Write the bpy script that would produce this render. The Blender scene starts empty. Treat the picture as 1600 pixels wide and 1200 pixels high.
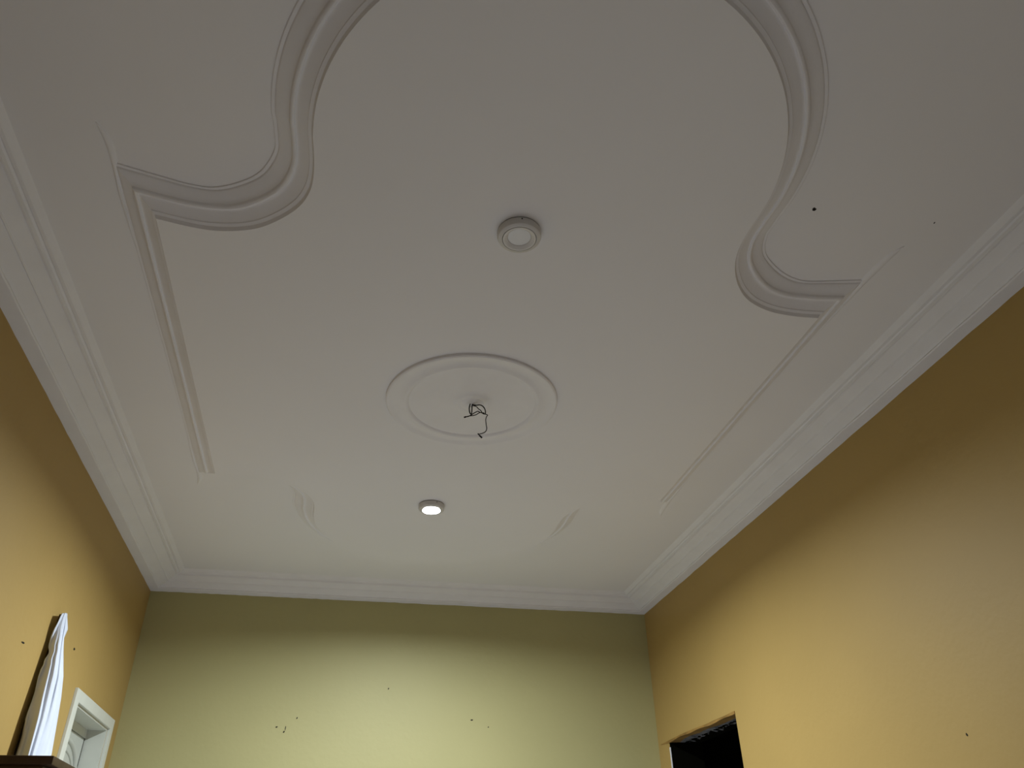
import bpy, bmesh, math, random
from mathutils import Matrix, Vector
from mathutils.geometry import tessellate_polygon
random.seed(7)
scn = bpy.context.scene
C = scn.collection
CZ = 1.2                                   # camera height above the floor

# ------------------------------------------------------------------ camera
cam = bpy.data.cameras.new('camera')
cam.sensor_width = 36.0
cam.lens = 36.0 * 1224.17 / 1600.0
cam.clip_start = 0.02
co = bpy.data.objects.new('camera', cam); C.objects.link(co)
R_ = [(0.978349, -0.206261, -0.017033), (-0.098891, -0.538182, 0.837007), (-0.181809, -0.817201, -0.546927)]
right, up, back = R_
m = Matrix(((right[0], up[0], back[0], 0), (right[1], up[1], back[1], 0), (right[2], up[2], back[2], CZ), (0, 0, 0, 1)))
co.matrix_world = m
scn.camera = co

# ------------------------------------------------------------------ world, exposure
w = bpy.data.worlds.new('world'); scn.world = w; w.use_nodes = True
w.node_tree.nodes['Background'].inputs[0].default_value = (0.02, 0.025, 0.04, 1)
w.node_tree.nodes['Background'].inputs[1].default_value = 0.3
scn.view_settings.view_transform = 'Standard'
scn.view_settings.look = 'None'
scn.view_settings.gamma = 1.0
scn.view_settings.use_curve_mapping = False
scn.view_settings.exposure = 0.0
LAMP_WATT = 7300.0                            # emission strength of the lit lamp's diffuser (tuned with exposure 0)
LAMP_COL = (0.86, 0.95, 1.0)

# ------------------------------------------------------------------ materials
def mat(name, col, rough=0.6, bump=0.0, bscale=40.0, var=0.0, vscale=3.0, spec=0.3, metal=0.0, detail=4.0):
    M = bpy.data.materials.new(name); M.use_nodes = True
    nt = M.node_tree; b = nt.nodes['Principled BSDF']
    b.inputs['Base Color'].default_value = (*col, 1)
    b.inputs['Roughness'].default_value = rough
    b.inputs['Metallic'].default_value = metal
    b.inputs['Specular IOR Level'].default_value = spec
    tc = nt.nodes.new('ShaderNodeTexCoord')
    if var > 0:
        n = nt.nodes.new('ShaderNodeTexNoise'); n.inputs['Scale'].default_value = vscale; n.inputs['Detail'].default_value = 5
        nt.links.new(tc.outputs['Object'], n.inputs['Vector'])
        r = nt.nodes.new('ShaderNodeValToRGB')
        r.color_ramp.elements[0].position = 0.3; r.color_ramp.elements[1].position = 0.7
        r.color_ramp.elements[0].color = (*[c * (1 - var) for c in col], 1)
        r.color_ramp.elements[1].color = (*[min(1, c * (1 + var)) for c in col], 1)
        nt.links.new(n.outputs['Fac'], r.inputs['Fac']); nt.links.new(r.outputs['Color'], b.inputs['Base Color'])
    if bump > 0:
        n = nt.nodes.new('ShaderNodeTexNoise'); n.inputs['Scale'].default_value = bscale; n.inputs['Detail'].default_value = detail
        nt.links.new(tc.outputs['Object'], n.inputs['Vector'])
        bp = nt.nodes.new('ShaderNodeBump'); bp.inputs['Strength'].default_value = 1.0; bp.inputs['Distance'].default_value = bump
        nt.links.new(n.outputs['Fac'], bp.inputs['Height']); nt.links.new(bp.outputs['Normal'], b.inputs['Normal'])
    return M

M_side = mat('orange_wall_paint', (0.43, 0.288, 0.094), 0.55, 0.0012, 26, 0.03, 1.5)
M_far = mat('cream_yellow_wall_paint', (0.42, 0.382, 0.180), 0.55, 0.0012, 26, 0.03, 1.5)
M_ceil = mat('white_ceiling_paint', (0.80, 0.785, 0.805), 0.75, 0.0010, 9, 0.015, 1.2, 0.2)
M_plast = mat('white_plaster', (0.80, 0.785, 0.805), 0.7, 0.0009, 45, 0.02, 7, 0.2)
M_floor = mat('floor_tile', (0.51, 0.51, 0.56), 0.35, 0, 1, 0.03, 2)
M_lamp = mat('lamp_white_plastic', (0.62, 0.60, 0.59), 0.4)
M_ring = mat('lamp_ring_plastic', (0.70, 0.68, 0.67), 0.35)
M_diff = mat('lamp_off_diffuser', (0.78, 0.78, 0.80), 0.35)
M_black = mat('black_wire_insulation', (0.012, 0.012, 0.012), 0.45)
M_hole = mat('dark_hole', (0.015, 0.012, 0.008), 0.9)
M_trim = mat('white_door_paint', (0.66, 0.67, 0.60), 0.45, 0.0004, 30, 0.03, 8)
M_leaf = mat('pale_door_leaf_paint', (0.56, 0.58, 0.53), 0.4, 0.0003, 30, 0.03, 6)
M_seam = mat('dark_seam', (0.03, 0.03, 0.02), 0.9)
M_wood = mat('dark_brown_wood', (0.040, 0.020, 0.010), 0.4, 0.0006, 60, 0.35, 12)
M_board = mat('dark_board_wood', (0.05, 0.028, 0.014), 0.6, 0.0006, 60, 0.4, 9)
M_cloth = mat('white_cloth', (0.66, 0.70, 0.80), 0.85, 0.0008, 300, 0.03, 12, 0.1)
M_dark = mat('dark_jamb_and_passage_shade', (0.0050, 0.0050, 0.003), 0.95, spec=0.0)  # near-black of the jambs; on the passage it stands in for darkness
M_conc = mat('rough_bare_concrete', (0.17, 0.17, 0.18), 0.9, 0.012, 26, 0.6, 16)
M_lintel = mat('brown_lintel_paint', (0.30, 0.17, 0.045), 0.7, 0.003, 30, 0.3, 9)

E_ = bpy.data.materials.new('lit_lamp_diffuser'); E_.use_nodes = True
eb = E_.node_tree.nodes['Principled BSDF']
eb.inputs['Base Color'].default_value = (0.8, 0.8, 0.8, 1)
eb.inputs['Emission Color'].default_value = (*LAMP_COL, 1)
eb.inputs['Emission Strength'].default_value = LAMP_WATT

# ------------------------------------------------------------------ helpers
def obj(name, bm, material, parent=None, smooth=None):
    me = bpy.data.meshes.new(name)
    bmesh.ops.recalc_face_normals(bm, faces=bm.faces[:])
    bm.to_mesh(me); bm.free()
    if material: me.materials.append(material)
    if smooth is not None:
        for p in me.polygons: p.use_smooth = True
        me.set_sharp_from_angle(angle=math.radians(smooth))
    o = bpy.data.objects.new(name, me); C.objects.link(o)
    if parent: o.parent = parent
    return o

def struct(name, bm, material, smooth=None):
    o = obj(name, bm, material, None, smooth); o['kind'] = 'structure'; return o

def tag(o, label, cat, group=None):
    o['label'] = label; o['category'] = cat
    if group: o['group'] = group

def thing(name, label, cat, loc, group=None):
    o = bpy.data.objects.new(name, None); C.objects.link(o); o.location = loc
    tag(o, label, cat, group); return o

def box(bm, x0, x1, y0, y1, z0, z1, bevel=0.0):
    v = [bm.verts.new((x, y, z)) for x in (x0, x1) for y in (y0, y1) for z in (z0, z1)]
    fs = [(0, 1, 3, 2), (4, 6, 7, 5), (0, 4, 5, 1), (2, 3, 7, 6), (0, 2, 6, 4), (1, 5, 7, 3)]
    f = [bm.faces.new([v[i] for i in q]) for q in fs]
    if bevel > 0:
        es = list({e for q in f for e in q.edges})
        bmesh.ops.bevel(bm, geom=es, offset=bevel, segments=2, affect='EDGES', profile=0.6)

def lathe(bm, prof, n=64, cx=0, cy=0, closed_top=False):
    """prof: list of (radius, z); radius 0 makes a pole."""
    rings = []
    for r, z in prof:
        if r <= 1e-6: rings.append([bm.verts.new((cx, cy, z))])
        else: rings.append([bm.verts.new((cx + r * math.cos(2 * math.pi * k / n), cy + r * math.sin(2 * math.pi * k / n), z)) for k in range(n)])
    for a, b in zip(rings[:-1], rings[1:]):
        for k in range(n):
            k2 = (k + 1) % n
            if len(a) == 1 and len(b) == 1: continue
            if len(a) == 1: bm.faces.new((a[0], b[k2], b[k]))
            elif len(b) == 1: bm.faces.new((a[k], a[k2], b[0]))
            else: bm.faces.new((a[k], a[k2], b[k2], b[k]))

def sweep(bm, pts, rad, n=8):
    """tube with parallel-transported rings and capped ends"""
    P = [Vector(p) for p in pts]
    t0 = (P[1] - P[0]).normalized()
    nrm = t0.orthogonal().normalized(); rings = []
    for i, p in enumerate(P):
        t = (P[min(i + 1, len(P) - 1)] - P[max(i - 1, 0)]).normalized()
        nrm = (nrm - t * nrm.dot(t)).normalized(); bn = t.cross(nrm)
        rings.append([bm.verts.new(p + rad * (math.cos(2 * math.pi * k / n) * nrm + math.sin(2 * math.pi * k / n) * bn)) for k in range(n)])
    for a, b in zip(rings[:-1], rings[1:]):
        for k in range(n): bm.faces.new((a[k], a[(k + 1) % n], b[(k + 1) % n], b[k]))
    bm.faces.new(rings[0]); bm.faces.new(rings[-1])

def catmull(P, sub=8):
    out = []
    n = len(P)
    for i in range(n - 1):
        p0 = Vector(P[max(i - 1, 0)]); p1 = Vector(P[i]); p2 = Vector(P[i + 1]); p3 = Vector(P[min(i + 2, n - 1)])
        for k in range(sub):
            t = k / sub
            out.append(0.5 * ((2 * p1) + (p2 - p0) * t + (2 * p0 - 5 * p1 + 4 * p2 - p3) * t * t + (3 * p1 - p0 - 3 * p2 + p3) * t ** 3))
    out.append(Vector(P[-1])); return out

def resample(P, n):
    L = [0.0]
    for a, b in zip(P[:-1], P[1:]): L.append(L[-1] + (b - a).length)
    out = []; j = 0
    for k in range(n + 1):
        s = L[-1] * k / n
        while j < len(L) - 2 and L[j + 1] < s: j += 1
        f = (s - L[j]) / max(1e-9, L[j + 1] - L[j]); out.append(P[j].lerp(P[j + 1], min(1, max(0, f))))
    return out

# ------------------------------------------------------------------ the room
XL, XR, YF, YN = -1.385, 2.399, 6.001, -0.6
ZC = CZ + 1.9955                            # ceiling plane
DROP = 0.083                                # how far the central panel hangs below it
ZP = ZC - DROP
T = 0.24                                    # wall thickness

bm = bmesh.new(); box(bm, XL - 1.2, XR + 2.2, YN - T, YF + T, -0.12, 0.0); struct('floor', bm, M_floor)
bm = bmesh.new(); box(bm, XL - T, XR + T, YN - T, YF + T, ZC, ZC + 0.15)
ceiling = struct('ceiling', bm, M_ceil)

# left wall with a door opening (door_1)
D1a, D1b, D1z = 4.939, 5.752, CZ + 0.928
bm = bmesh.new()
box(bm, XL - T, XL, YN, D1a, 0, ZC); box(bm, XL - T, XL, D1b, YF, 0, ZC); box(bm, XL - T, XL, D1a, D1b, D1z, ZC)
wall_left = struct('wall_left', bm, M_side)
# right wall with an open doorway (door_2)
D2a, D2b, D2z = 4.706, 5.795, CZ + 0.922
bm = bmesh.new()
box(bm, XR, XR + T, YN, D2a, 0, ZC); box(bm, XR, XR + T, D2b, YF, 0, ZC); box(bm, XR, XR + T, D2a, D2b, D2z, ZC)
wall_right = struct('wall_right', bm, M_side)
bm = bmesh.new(); box(bm, XL - T, XR + T, YF, YF + T, 0, ZC); wall_far = struct('wall_far', bm, M_far)
bm = bmesh.new(); box(bm, XL - T, XR + T, YN - T, YN, 0, ZC); struct('wall_near', bm, M_plast)  # out of view; white finish chosen to bounce light onto the nearer ceiling

# ------------------------------------------------------------------ cornices (trim_1 .. trim_4)
CP = [(0.000, 1.899), (0.063, 1.901), (0.068, 1.905), (0.067, 1.911), (0.074, 1.916), (0.100, 1.926), (0.126, 1.940),
      (0.130, 1.936), (0.134, 1.944), (0.160, 1.957), (0.186, 1.968), (0.189, 1.9635), (0.197, 1.963), (0.201, 1.9755),
      (0.208, 1.980), (0.215, 1.976), (0.226, 1.976), (0.232, 1.983), (0.238, 1.988), (0.247, 1.9955), (0.0, 1.9955)]
def cornice(name, side):
    bm = bmesh.new(); N = 90; rows = []
    rnd = random.Random(sum(map(ord, name)))
    for k in range(N + 1):
        f = k / N; row = []
        jit = 0.0016 * (rnd.random() - 0.5) * 2 if 0 < k < N else 0
        for i, (wd, z) in enumerate(CP):
            dz = jit if i < 3 else 0.0
            dw = jit * 0.7 if 0 < i < 5 else 0.0
            e = 0 if i in (0,) else 0
            ww = wd + dw
            if side == 'left': p = (XL + ww, (YN + wd) * (1 - f) + (YF - wd) * f, z)
            elif side == 'right': p = (XR - ww, (YN + wd) * (1 - f) + (YF - wd) * f, z)
            elif side == 'far': p = ((XL + wd) * (1 - f) + (XR - wd) * f, YF - ww, z)
            else: p = ((XL + wd) * (1 - f) + (XR - wd) * f, YN + ww, z)
            row.append(bm.verts.new((p[0], p[1], p[2] + CZ + dz)))
        rows.append(row)
    n = len(CP)
    for a, b in zip(rows[:-1], rows[1:]):
        for i in range(n): bm.faces.new((a[i], a[(i + 1) % n], b[(i + 1) % n], b[i]))
    bm.faces.new(rows[0]); bm.faces.new(rows[-1])
    return struct(name, bm, M_plast, 25)
cornice('trim_1', 'left'); cornice('trim_2', 'far'); cornice('trim_3', 'right'); cornice('trim_4', 'near')

# ------------------------------------------------------------------ dropped ceiling panel with its scroll moulding
XC, YC = 0.507, 3.05
def arc(r, a0, a1, n=14):
    return [(XC + r * math.cos(a0 + (a1 - a0) * k / n), 1.675 + r * math.sin(a0 + (a1 - a0) * k / n)) for k in range(n + 1)]
H = math.pi / 2
# half outlines on the right (x > XC) and the left (mirrored), as read in plan; distance from the axis
RI_B = [(0.737, 1.675), (0.735, 1.78), (0.745, 1.87), (0.775, 1.955), (0.833, 2.045), (0.909, 2.115), (1.015, 2.160), (1.129, 2.172), (1.235, 2.165)]
RO_B = [(0.870, 1.675), (0.866, 1.78), (0.868, 1.850), (0.903, 1.930), (0.973, 1.990), (1.055, 2.035), (1.135, 2.050), (1.235, 2.030), (1.335, 1.975)]
LI_B = [(0.737, 1.640), (0.733, 1.76), (0.745, 1.86), (0.785, 1.945), (0.861, 2.025), (0.940, 2.077), (1.045, 2.105), (1.133, 2.105), (1.249, 2.085)]
LO_B = [(0.868, 1.640), (0.864, 1.72), (0.868, 1.790), (0.915, 1.885), (0.985, 1.945), (1.070, 1.985), (1.150, 1.985), (1.245, 1.965), (1.330, 1.92)]
RTIP, LTIP = (1.395, 1.800), (1.392, 1.780)
RST, LST = 1.235, 1.249                     # straight sides, inner edge
def half(side):
    I, O, tip, xs = (RI_B, RO_B, RTIP, RST) if side > 0 else (LI_B, LO_B, LTIP, LST)
    y0 = I[0][1]
    ai = [Vector((0.737 * math.sin(t), y0 - 0.737 * math.cos(t))) for t in [H * k / 30 for k in range(31)]]
    ao = [Vector((0.870 * math.sin(t), y0 - 0.870 * math.cos(t))) for t in [H * k / 30 for k in range(31)]]
    inn = resample(ai, 40); out = resample(ao, 40)
    bi = resample(catmull(I), 44)
    end = Vector((xs + 0.127, O[-2][1] - 0.03))
    bo = resample(catmull(O[:-1] + [tuple(end)]), 44)
    inn += bi[1:]; out += bo[1:]
    ci = resample([Vector(I[-1]), Vector((xs, YC))], 16)
    co_ = resample([end, Vector((xs + 0.124, YC))], 16)
    inn += ci[1:]; out += co_[1:]
    return inn, out
def full():
    inn, out = [], []
    for side in (1, -1):
        i, o = half(side)
        i = [Vector((XC + side * p.x, p.y)) for p in i]; o = [Vector((XC + side * p.x, p.y)) for p in o]
        if side < 0: i, o = i[::-1], o[::-1]
        fi = [Vector((p.x, 2 * YC - p.y)) for p in i[::-1]]; fo = [Vector((p.x, 2 * YC - p.y)) for p in o[::-1]]
        if side > 0: segi, sego = i + fi[1:], o + fo[1:]
        else: segi, sego = fi + i[1:], fo + o[1:]
        inn += segi[:-1]; out += sego[:-1]
    return inn, out
inn, out = full()
# profile: (fraction from outer to inner edge, drop below the ceiling)
PR = [(0, -0.002), (0.004, 0.003), (0.02, 0.0045), (0.09, 0.005), (0.105, 0.0085), (0.13, 0.011), (0.22, 0.0165), (0.32, 0.023), (0.40, 0.029), (0.43, 0.0325),
      (0.448, 0.0395), (0.475, 0.0435), (0.51, 0.0455), (0.545, 0.045), (0.57, 0.0415), (0.595, 0.0415), (0.64, 0.0445), (0.73, 0.051), (0.82, 0.0585),
      (0.862, 0.0625), (0.875, 0.0662), (0.955, 0.0705), (0.968, 0.0740), (1.0, 0.083)]
bm = bmesh.new(); rows = []
for f, d in PR:
    rows.append([bm.verts.new((o.x + (i.x - o.x) * f, o.y + (i.y - o.y) * f, ZC - d)) for i, o in zip(inn, out)])
for a, b in zip(rows[:-1], rows[1:]):
    for k in range(len(a)):
        k2 = (k + 1) % len(a); bm.faces.new((a[k], a[k2], b[k2], b[k]))
ms = obj('scroll_moulding', bm, M_plast, ceiling, 28)
ms['label'] = 'white plaster moulding with a raised bead running in S-curves'
bm = bmesh.new()
vs = [bm.verts.new((p.x, p.y, ZP)) for p in inn]
for t in tessellate_polygon([[Vector((p.x, p.y, 0)) for p in inn]]):
    try: bm.faces.new([vs[i] for i in t])
    except ValueError: pass
pn = obj('dropped_panel', bm, M_ceil, ceiling)
for p in pn.data.polygons:
    if p.normal.z > 0: p.flip()

def horn(side, far):
    O, tip, xs = (RO_B, RTIP, RST) if side > 0 else (LO_B, LTIP, LST)
    bm = bmesh.new()
    ye = O[-2][1] - 0.03
    outer = catmull([tip, (tip[0] - 0.012, tip[1] + 0.14), (xs + 0.134, tip[1] + 0.32), (xs + 0.126, tip[1] + 0.60)], 8)
    inner = catmull([tip, (tip[0] - 0.035, tip[1] + 0.065), (xs + 0.110, ye + 0.005), (xs + 0.118, ye + 0.12), (xs + 0.122, tip[1] + 0.60)], 8)
    inner = resample(inner, 24); outer = resample(outer, 24); R0 = []
    for i, (p, q) in enumerate(zip(outer, inner)):
        hgt = 0.0075 * math.sin(math.pi * min(1, 0.12 + i / 26.0)) ** 0.5
        m_ = (p + q) / 2
        row = []
        for v_, z_ in ((p, 0.001), (p.lerp(m_, 0.25), -hgt * 0.8), (p.lerp(m_, 0.8), -hgt), (q.lerp(m_, 0.6), -hgt), (q, 0.001)):
            x = XC + side * v_.x; y = v_.y if not far else 2 * YC - v_.y
            row.append(bm.verts.new((x, y, ZC + z_)))
        R0.append(row)
    for a, b in zip(R0[:-1], R0[1:]):
        for i in range(4): bm.faces.new((a[i], a[i + 1], b[i + 1], b[i]))
    return obj('moulding_tip', bm, M_plast, ceiling, 60)
for sd in (1, -1):
    for fr in (False, True): horn(sd, fr)

# ------------------------------------------------------------------ round medallion on the panel
MX, MY = 0.486, 3.045
bm = bmesh.new()
lathe(bm, [(0.395, 0.0), (0.394, -0.011), (0.388, -0.015), (0.376, -0.0145), (0.365, -0.010), (0.345, -0.008), (0.325, -0.010), (0.314, -0.015),
           (0.304, -0.016), (0.297, -0.013), (0.290, -0.007), (0.20, -0.005), (0.12, -0.005), (0.085, -0.007), (0.078, -0.011), (0.066, -0.012),
           (0.055, -0.010), (0.045, -0.014), (0.030, -0.017), (0.012, -0.018), (0.009, -0.012), (0.0, -0.012)], 96)
md = obj('ceiling_medallion', bm, M_plast, None, 30); md.location = (MX, MY, ZP)
tag(md, 'large round white plaster ceiling medallion with concentric rings behind the black wires', 'medallion')

# ------------------------------------------------------------------ round surface lamps
def lamp(loc, lit, label, rot):
    r = thing('ceiling_lamp', label, 'lamp', loc, 'round surface ceiling lamps')
    r.rotation_euler = (0, 0, rot)
    bm = bmesh.new()                        # drum housing, a thin gap under the ceiling
    lathe(bm, [(0.060, 0.0), (0.066, -0.0025), (0.0745, -0.003), (0.0752, -0.005), (0.0748, -0.024), (0.0725, -0.0290), (0.066, -0.0325),
               (0.0595, -0.0335), (0.0585, -0.0320), (0.0578, -0.0210), (0.0, -0.0210)], 72)
    obj('housing', bm, M_lamp, r, 35)
    bm = bmesh.new(); lathe(bm, [(0.0, 0.0), (0.0735, 0.0), (0.0735, -0.0028), (0.0, -0.0028)], 72); obj('gap_shade', bm, M_hole, r, 35)  # black disc stands in for the shade in the gap above the drum
    bm = bmesh.new()
    lathe(bm, [(0.0572, -0.0215), (0.0568, -0.0338), (0.0545, -0.0346), (0.0500, -0.0335), (0.0430, -0.0270), (0.0415, -0.0262), (0.0400, -0.0245), (0.0395, -0.0215)], 72)
    obj('bezel', bm, M_ring, r, 35)
    bm = bmesh.new()
    lathe(bm, [(0.0395, -0.0216), (0.0392, -0.0240), (0.036, -0.0248), (0.018, -0.0252), (0.0, -0.0253)], 72)
    obj('diffuser', bm, E_ if lit else M_diff, r, 60)
    for deg in (-92, 88):                   # screws in the side of the drum
        a = math.radians(deg); bm = bmesh.new()
        c = Vector((0.0750 * math.cos(a), 0.0750 * math.sin(a), -0.0105)); d = Vector((math.cos(a), math.sin(a), 0))
        sweep(bm, [c - d * 0.004, c + d * 0.0012], 0.0026, 12); obj('screw', bm, M_hole, r)
    return r
lamp((0.463, 1.918, ZP), False, 'unlit round white surface lamp with a ringed face, nearer than the black wires', math.radians(-3))
lamp((0.441, 4.205, ZP), True, 'lit round ceiling lamp glowing cool white beyond the black wires', math.radians(20))

# ------------------------------------------------------------------ wires hanging from the medallion
WX, WY = 0.486, 3.03
wr = thing('hanging_wires', 'tangle of thin black electric wires hanging from the centre of the medallion', 'wires', (0.480, WY, ZP - 0.014))
def wpt(x, z, y=WY): return (x - 0.480, y - WY, z + CZ - (ZP - 0.014))
def wire(pts, r=0.0017):
    bm = bmesh.new(); sweep(bm, catmull([wpt(*p) for p in pts], 6), r * 1.35, 7); return obj('wire', bm, M_black, wr, 60)
wire([(0.482, 1.905), (0.4750, 1.893), (0.4715, 1.870), (0.4745, 1.848), (0.4810, 1.841), (0.4835, 1.856), (0.4840, 1.880), (0.486, 1.904)], 0.0021)
wire([(0.484, 1.905, 3.035), (0.488, 1.893, 3.03), (0.502, 1.885, 3.02), (0.517, 1.882, 3.01), (0.530, 1.877, 3.01), (0.539, 1.865, 3.01), (0.543, 1.850, 3.01), (0.542, 1.838, 3.01), (0.536, 1.836, 3.01), (0.529, 1.839, 3.01)], 0.0020)
wire([(0.481, 1.905, 3.03), (0.490, 1.889, 3.03), (0.503, 1.877, 3.02), (0.513, 1.866, 3.02), (0.521, 1.853, 3.01), (0.528, 1.842, 3.01), (0.535, 1.838, 3.01), (0.552, 1.832, 3.01),
      (0.548, 1.822, 3.01), (0.5445, 1.806, 3.01), (0.5465, 1.782, 3.01), (0.5490, 1.760, 3.01), (0.543, 1.744, 3.01), (0.530, 1.735, 3.01), (0.515, 1.729, 3.01)], 0.0016)
wire([(0.536, 1.842, 3.01), (0.528, 1.838, 3.005), (0.516, 1.836, 3.0), (0.508, 1.841, 3.0), (0.501, 1.838, 3.0), (0.486, 1.827, 3.0), (0.472, 1.815, 3.0), (0.460, 1.808, 3.0), (0.447, 1.806, 3.0)], 0.0017)
wire([(0.516, 1.836, 3.0), (0.508, 1.830, 3.0), (0.498, 1.822, 3.0), (0.484, 1.816, 3.0), (0.468, 1.812, 3.0), (0.447, 1.8045, 3.0)], 0.0016)
bm = bmesh.new(); sweep(bm, [wpt(0.4520, 1.806, 3.0), wpt(0.4500, 1.805, 3.0), wpt(0.4440, 1.802, 3.0)], 0.0036, 10); obj('wire_end', bm, M_black, wr, 50)
bm = bmesh.new(); sweep(bm, [wpt(0.509, 1.731, 3.01), wpt(0.514, 1.725, 3.01)], 0.0030, 10); sweep(bm, [wpt(0.515, 1.723, 3.01), wpt(0.528, 1.711, 3.01)], 0.0038, 10)
obj('wire_connector', bm, M_black, wr, 50)

# ------------------------------------------------------------------ door_1: white panelled door in its casing (left wall)
ox0, ox1 = XL, XL + 0.016
bm = bmesh.new()
box(bm, XL - 0.001, ox1, D1a - 0.078, D1a, 0, D1z + 0.062, 0.003)
box(bm, XL - 0.001, ox1, D1b, D1b + 0.070, 0, D1z + 0.062, 0.003)
box(bm, XL - 0.001, ox1, D1a, D1b, D1z, D1z + 0.062, 0.003)
door1 = struct('door_1', bm, M_trim)
LX = XL - 0.115                              # face of the leaf
bm = bmesh.new()                             # lining of the opening
box(bm, XL - T, XL - 0.001, D1a - 0.0, D1a + 0.012, 0, D1z)
box(bm, XL - T, XL - 0.001, D1b - 0.012, D1b, 0, D1z)
box(bm, XL - T, XL - 0.001, D1a + 0.012, D1b - 0.012, D1z - 0.012, D1z)
obj('door_lining', bm, M_trim, door1)
bm = bmesh.new()                             # stop rail above the leaf
box(bm, LX - 0.03, LX + 0.004, D1a + 0.012, D1b - 0.012, D1z - 0.060, D1z - 0.012, 0.002)
obj('door_stop', bm, M_trim, door1)
bm = bmesh.new()
box(bm, LX - 0.04, LX, D1a + 0.012, D1b - 0.030, 0.005, D1z - 0.064, 0.002)
leaf = obj('door_leaf', bm, M_leaf, door1)
bm = bmesh.new(); box(bm, LX - 0.038, LX - 0.001, D1b - 0.030, D1b - 0.0125, 0.005, D1z - 0.061); obj('door_gap', bm, M_seam, door1)
# arched raised moulding on the leaf
ya, yb = D1a + 0.11, D1b - 0.065; ym = (ya + yb) / 2; zb, zt, rise = 1.15, CZ + 0.62, 0.19
for k, (off, rad) in enumerate(((0.0, 0.017), (0.055, 0.009))):
    pts = [(LX, ya + off, zb + off)]
    pts += [(LX, ya + off, zb + off + (zt - zb - off) * t) for t in (0.5, 1.0)]
    for q in range(1, 20):
        a = math.pi * q / 20
        pts.append((LX, ym - (ym - ya - off) * math.cos(a), zt + (rise - off) * math.sin(a)))
    pts += [(LX, yb - off, zb + off + (zt - zb - off) * t) for t in (1.0, 0.5, 0.0)] + [(LX, ya + off, zb + off)]
    bm = bmesh.new(); sweep(bm, pts, rad, 8); obj('panel_moulding', bm, M_leaf, leaf, 50)
bm = bmesh.new(); sweep(bm, [(LX, D1a + 0.07, 1.02), (LX + 0.05, D1a + 0.07, 1.02)], 0.009, 10); sweep(bm, [(LX + 0.05, D1a + 0.06, 1.02), (LX + 0.055, D1a + 0.18, 1.02)], 0.008, 10)
obj('door_handle', bm, mat('brushed_steel', (0.5, 0.5, 0.48), 0.3, metal=1.0), leaf, 50)

# ------------------------------------------------------------------ door_2: open dark doorway (right wall) with a rough chipped lintel
DX = XR + 0.055
bm = bmesh.new()                             # unlit passage behind, its darkness coloured into the surfaces
L = 1.7
def quad(*p): bm.faces.new([bm.verts.new(q) for q in p])
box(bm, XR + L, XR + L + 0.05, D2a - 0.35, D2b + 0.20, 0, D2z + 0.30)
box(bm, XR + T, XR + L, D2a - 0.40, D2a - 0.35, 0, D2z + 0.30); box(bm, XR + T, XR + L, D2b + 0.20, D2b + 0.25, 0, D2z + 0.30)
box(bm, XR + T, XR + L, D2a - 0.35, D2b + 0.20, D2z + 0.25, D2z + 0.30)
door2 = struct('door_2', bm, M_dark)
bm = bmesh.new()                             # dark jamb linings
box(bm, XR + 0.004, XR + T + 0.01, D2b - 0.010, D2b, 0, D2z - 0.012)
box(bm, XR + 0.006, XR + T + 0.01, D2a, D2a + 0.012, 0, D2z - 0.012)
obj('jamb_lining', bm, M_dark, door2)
bm = bmesh.new()                             # pale edge of the far jamb
box(bm, XR - 0.002, XR + 0.004, D2b - 0.012, D2b - 0.001, 0, D2z - 0.045)
obj('jamb_edge', bm, M_plast, door2)
rnd = random.Random(3)
bm = bmesh.new()                             # painted soffit strip, wavy and overrunning the far jamb
N = 40; A = []
for k in range(N + 1):
    y = D2a + 0.002 + (5.95 - D2a) * k / N
    taper = 1.0 if y < D2b else max(0.0, (5.955 - y) / (5.955 - D2b))
    th = (0.010 + 0.006 * math.sin(y * 9) ** 2) * (0.35 + 0.65 * taper)
    dp = (0.066 + 0.008 * math.sin(y * 13 + 1) + 0.006 * rnd.random()) if y < D2b - 0.01 else 0.002
    zt_ = D2z + 0.004 * math.sin(y * 6)
    A.append([bm.verts.new(q) for q in ((XR - 0.001 - 0.003 * taper, y, zt_ + 0.001), (XR - 0.001 - 0.003 * taper, y, zt_ - th), (XR + dp, y, zt_ - th * 0.8), (XR + dp, y, zt_ + 0.001))])
for a, b in zip(A[:-1], A[1:]):
    for i in range(4): bm.faces.new((a[i], a[(i + 1) % 4], b[(i + 1) % 4], b[i]))
bm.faces.new(A[0]); bm.faces.new(A[-1])
obj('lintel_edge', bm, M_lintel, door2, 40)
bm = bmesh.new(); N = 60; A = []            # rough bare concrete behind it
for k in range(N + 1):
    y = D2a + 0.004 + (D2b - 0.02 - D2a) * k / N
    j = [rnd.uniform(-1, 1) for _ in range(6)]
    d1 = 0.150 + 0.020 * j[0] + 0.014 * math.sin(y * 17)
    A.append([bm.verts.new(q) for q in ((XR + 0.060, y, D2z + 0.001), (XR + 0.062, y, D2z - 0.008 + 0.003 * j[1]), (XR + 0.090, y, D2z - 0.011 + 0.004 * j[2]),
              (XR + 0.118, y, D2z - 0.008 + 0.006 * j[3]), (XR + d1, y, D2z - 0.012 + 0.006 * j[4]), (XR + d1 + 0.008, y, D2z + 0.001))])
for a, b in zip(A[:-1], A[1:]):
    for i in range(6): bm.faces.new((a[i], a[(i + 1) % 6], b[(i + 1) % 6], b[i]))
bm.faces.new(A[0]); bm.faces.new(A[-1])
obj('chipped_concrete', bm, M_conc, door2)
bm = bmesh.new(); box(bm, XR + 0.12, XR + T, D2a, D2b, D2z - 0.012, D2z - 0.001); obj('soffit', bm, M_dark, door2)

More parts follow.
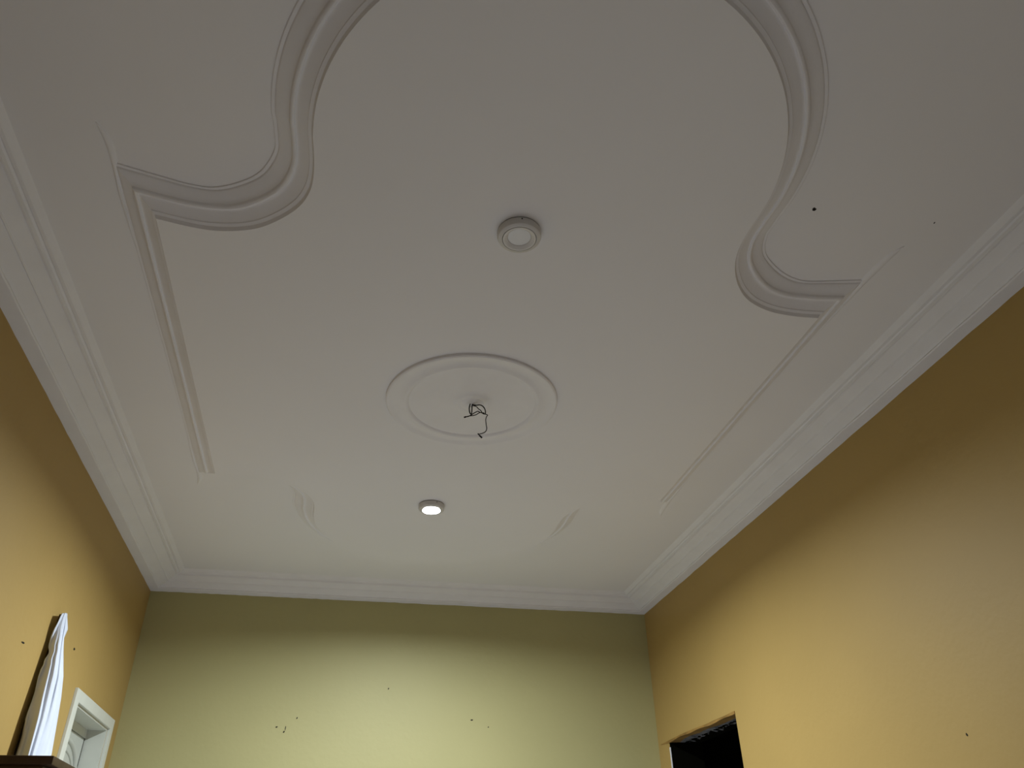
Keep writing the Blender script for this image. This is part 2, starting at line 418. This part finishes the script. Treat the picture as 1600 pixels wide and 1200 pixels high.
# ------------------------------------------------------------------ brown cupboard against the left wall
KX, KY0, KY1, KZ = -0.986, 3.43, 4.12, CZ + 0.46
cb = thing('cupboard', 'dark brown wooden cupboard top with an overhanging edge under the white curtain', 'cupboard', ((XL + KX) / 2, (KY0 + KY1) / 2, 0))
def kb(bm, x0, x1, y0, y1, z0, z1, b=0.003):
    cx, cy = cb.location.x, cb.location.y
    box(bm, x0 - cx, x1 - cx, y0 - cy, y1 - cy, z0, z1, b)
bm = bmesh.new(); kb(bm, XL + 0.004, KX, KY0, KY1, KZ - 0.030, KZ, 0.005); obj('cupboard_top', bm, M_wood, cb, 40)
bm = bmesh.new(); kb(bm, XL + 0.006, KX - 0.035, KY0 + 0.025, KY1 - 0.02, 0.08, KZ - 0.030); obj('body', bm, M_wood, cb)
for a, b in ((KY0 + 0.03, (KY0 + KY1) / 2 - 0.002), ((KY0 + KY1) / 2 + 0.002, KY1 - 0.025)):
    bm = bmesh.new(); kb(bm, KX - 0.035, KX - 0.016, a, b, 0.10, KZ - 0.05); d = obj('door', bm, M_wood, cb)
    yk = b - 0.04 if a < (KY0 + KY1) / 2 - 0.1 else a + 0.04
    bm = bmesh.new(); sweep(bm, [(KX - 0.016 - cb.location.x, yk - cb.location.y, 0.9), (KX + 0.006 - cb.location.x, yk - cb.location.y, 0.9)], 0.010, 12); obj('knob', bm, M_ring, d, 50)
bm = bmesh.new(); kb(bm, XL + 0.03, KX - 0.06, KY0 + 0.05, KY1 - 0.05, 0.0, 0.08); obj('plinth', bm, M_wood, cb)

# ------------------------------------------------------------------ dark board on the wall and the white cloth hanging over it
Lp = [(1.200, -1.345, 4.200), (1.180, -1.352, 4.200), (1.120, -1.362, 4.200), (1.041, -1.366, 4.200), (1.008, -1.357, 4.200), (0.975, -1.369, 4.200), (0.949, -1.364, 4.200), (0.885, -1.372, 4.200),
      (0.786, -1.376, 4.200), (0.675, -1.372, 4.200), (0.565, -1.366, 4.200), (0.40, -1.360, 4.19), (0.0, -1.355, 4.18), (-0.45, -1.35, 4.17)]
Rp = [(1.219, -1.355, 4.300), (1.149, -1.333, 4.300), (1.104, -1.346, 4.320), (0.941, -1.316, 4.380), (0.851, -1.311, 4.420), (0.754, -1.308, 4.450), (0.606, -1.298, 4.470),
      (0.40, -1.29, 4.48), (0.0, -1.29, 4.48), (-0.45, -1.29, 4.48)]
Mp = [(1.205, -1.340, 4.215), (1.05, -1.318, 4.200), (0.905, -1.296, 4.200), (0.72, -1.287, 4.200), (0.568, -1.286, 4.195), (0.30, -1.285, 4.19), (-0.45, -1.285, 4.19)]
def interp(tab, z):
    if z >= tab[0][0]: return Vector(tab[0][1:])
    for a, b in zip(tab[:-1], tab[1:]):
        if b[0] <= z <= a[0]:
            f = (a[0] - z) / (a[0] - b[0]); return Vector(a[1:]).lerp(Vector(b[1:]), f)
    return Vector(tab[-1][1:])
NV, NU = 150, 70; rnd = random.Random(11)
bm = bmesh.new(); G = []
for j in range(NV + 1):
    t = j / NV; zl = 1.195 - t * 1.60; zr = 1.222 - t * 1.62
    l = interp(Lp, zl); r = interp(Rp, zr); mq = interp(Mp, (zl + zr) / 2); row = []
    l.y += 0.010 * min(1, t * 3)
    for i in range(NU + 1):
        u = i / NU
        # plan of the cloth: a shaded face turned to the viewer, a rounded turn, then a face turned to the lamp
        q = Vector(((1 - u) ** 2 * l.x + 2 * u * (1 - u) * (2 * mq.x - (l.x + r.x) / 2) + u * u * r.x,
                    (1 - u) ** 2 * l.y + 2 * u * (1 - u) * (2 * mq.y - (l.y + r.y) / 2 + 0.03) + u * u * r.y))
        x, y, z = q.x, q.y, zl + (zr - zl) * u
        grow = min(1, t * 2.2)
        c1 = 0.30 + 0.22 * t; c2 = 0.52 - 0.10 * t + 0.03 * math.sin(t * 9); c3 = 0.70 + 0.05 * math.sin(t * 6 + 1); c4 = 0.12 + 0.05 * math.sin(t * 11)
        g = lambda c, w_: math.exp(-((u - c) / w_) ** 2)
        fold = 1.0 * g(c1, 0.07) - 0.9 * g(c2, 0.05) + 0.55 * g(c3, 0.05) - 0.5 * g(c3 + 0.09, 0.035) + 0.6 * g(c4, 0.06)
        fold += 1.5 * g(0.17 + 0.25 * t, 0.045) * min(1, max(0, (t - 0.10) * 6)) + 0.9 * g(0.03, 0.03) * (0.6 + 0.4 * math.sin(t * 46))
        fold += 0.25 * math.sin(u * 31 + 5 * t + 1.5 * math.sin(t * 13))
        amp = (0.004 + 0.016 * grow) * min(1, (1 - u) * 6)
        y -= amp * fold; x += 0.45 * amp * fold
        if u < 0.12: k_ = (0.12 - u) / 0.12; y -= 0.012 * k_ * (0.6 + 0.4 * math.sin(t * 46)); x += 0.0035 * k_ * math.sin(t * 60)
        x = max(x, XL + 0.019)
        row.append(bm.verts.new((x, y, z + CZ)))
    G.append(row)
for a, b in zip(G[:-1], G[1:]):
    for i in range(NU): bm.faces.new((a[i], a[i + 1], b[i + 1], b[i]))
cl = obj('curtain', bm, M_cloth, None, 180)
sm = cl.modifiers.new('thickness', 'SOLIDIFY'); sm.thickness = 0.0035; sm.offset = -1
tag(cl, 'white crumpled cloth curtain gathered at the top beside the left wall', 'curtain')
bm = bmesh.new()
v = []
for (z, y0, y1) in ((1.215, 4.278, 4.305), (0.56, 4.228, 4.30), (-0.40, 4.215, 4.29)):
    v.append([bm.verts.new((x, y, z + CZ)) for x, y in ((XL + 0.001, y0), (XL + 0.012, y0), (XL + 0.012, y1), (XL + 0.001, y1))])
for a, b in zip(v[:-1], v[1:]):
    for i in range(4): bm.faces.new((a[i], a[(i + 1) % 4], b[(i + 1) % 4], b[i]))
bm.faces.new(v[0]); bm.faces.new(v[-1])
bd = obj('wooden_board', bm, M_board)
tag(bd, 'narrow dark wooden board on the left wall behind the white curtain', 'board')

# ------------------------------------------------------------------ small marks: nail holes, chips
def mark(parent, c, axis, rx, rz, seed, name='nail_hole'):
    r = random.Random(seed); bm = bmesh.new(); n = 10; c = Vector(c); t = 0.0012
    A_, B_ = [], []
    for k in range(n):
        a = 2 * math.pi * k / n; q = 0.8 + 0.4 * r.random(); du, dv = rx * q * math.cos(a), rz * q * math.sin(a) + 0.3 * rz * math.cos(a)
        d = {'y': (du, 0, dv), '-y': (du, 0, dv), 'x': (0, du, dv), '-x': (0, du, dv), 'z': (du, dv, 0)}[axis]
        nrm = {'y': Vector((0, -1, 0)), 'x': Vector((1, 0, 0)), '-x': Vector((-1, 0, 0)), 'z': Vector((0, 0, -1))}[axis]
        A_.append(bm.verts.new(c + Vector(d) + nrm * t)); B_.append(bm.verts.new(c + Vector(d) * 1.1 - nrm * t))
    bm.faces.new(A_); bm.faces.new(B_)
    for k in range(n): bm.faces.new((A_[k], A_[(k + 1) % n], B_[(k + 1) % n], B_[k]))
    return obj(name, bm, M_hole, parent)
for i, (x, z, a, b) in enumerate([(0.374, 1.270, 0.004, 0.006), (-0.242, 1.059, 0.0045, 0.006), (-0.371, 0.999, 0.006, 0.005), (-0.311, 0.992, 0.003, 0.014),
                                  (-0.318, 0.970, 0.006, 0.006), (0.986, 1.070, 0.009, 0.004), (1.108, 1.025, 0.004, 0.004)]):
    mark(wall_far, (x, YF, z + CZ), 'y', a, b, i)
mark(wall_left, (XL, 3.928, 0.983 + CZ), 'x', 0.020, 0.004, 21); mark(wall_left, (XL, 4.657, 1.142 + CZ), 'x', 0.014, 0.006, 22)
mark(wall_right, (XR, 2.834, 0.490 + CZ), '-x', 0.004, 0.006, 23)
mark(ceiling, (1.474, 1.695, ZC), 'z', 0.0085, 0.0070, 31, 'drill_hole')
mark(ceiling, (1.936, 1.673, ZC), 'z', 0.002, 0.004, 32, 'drill_hole')
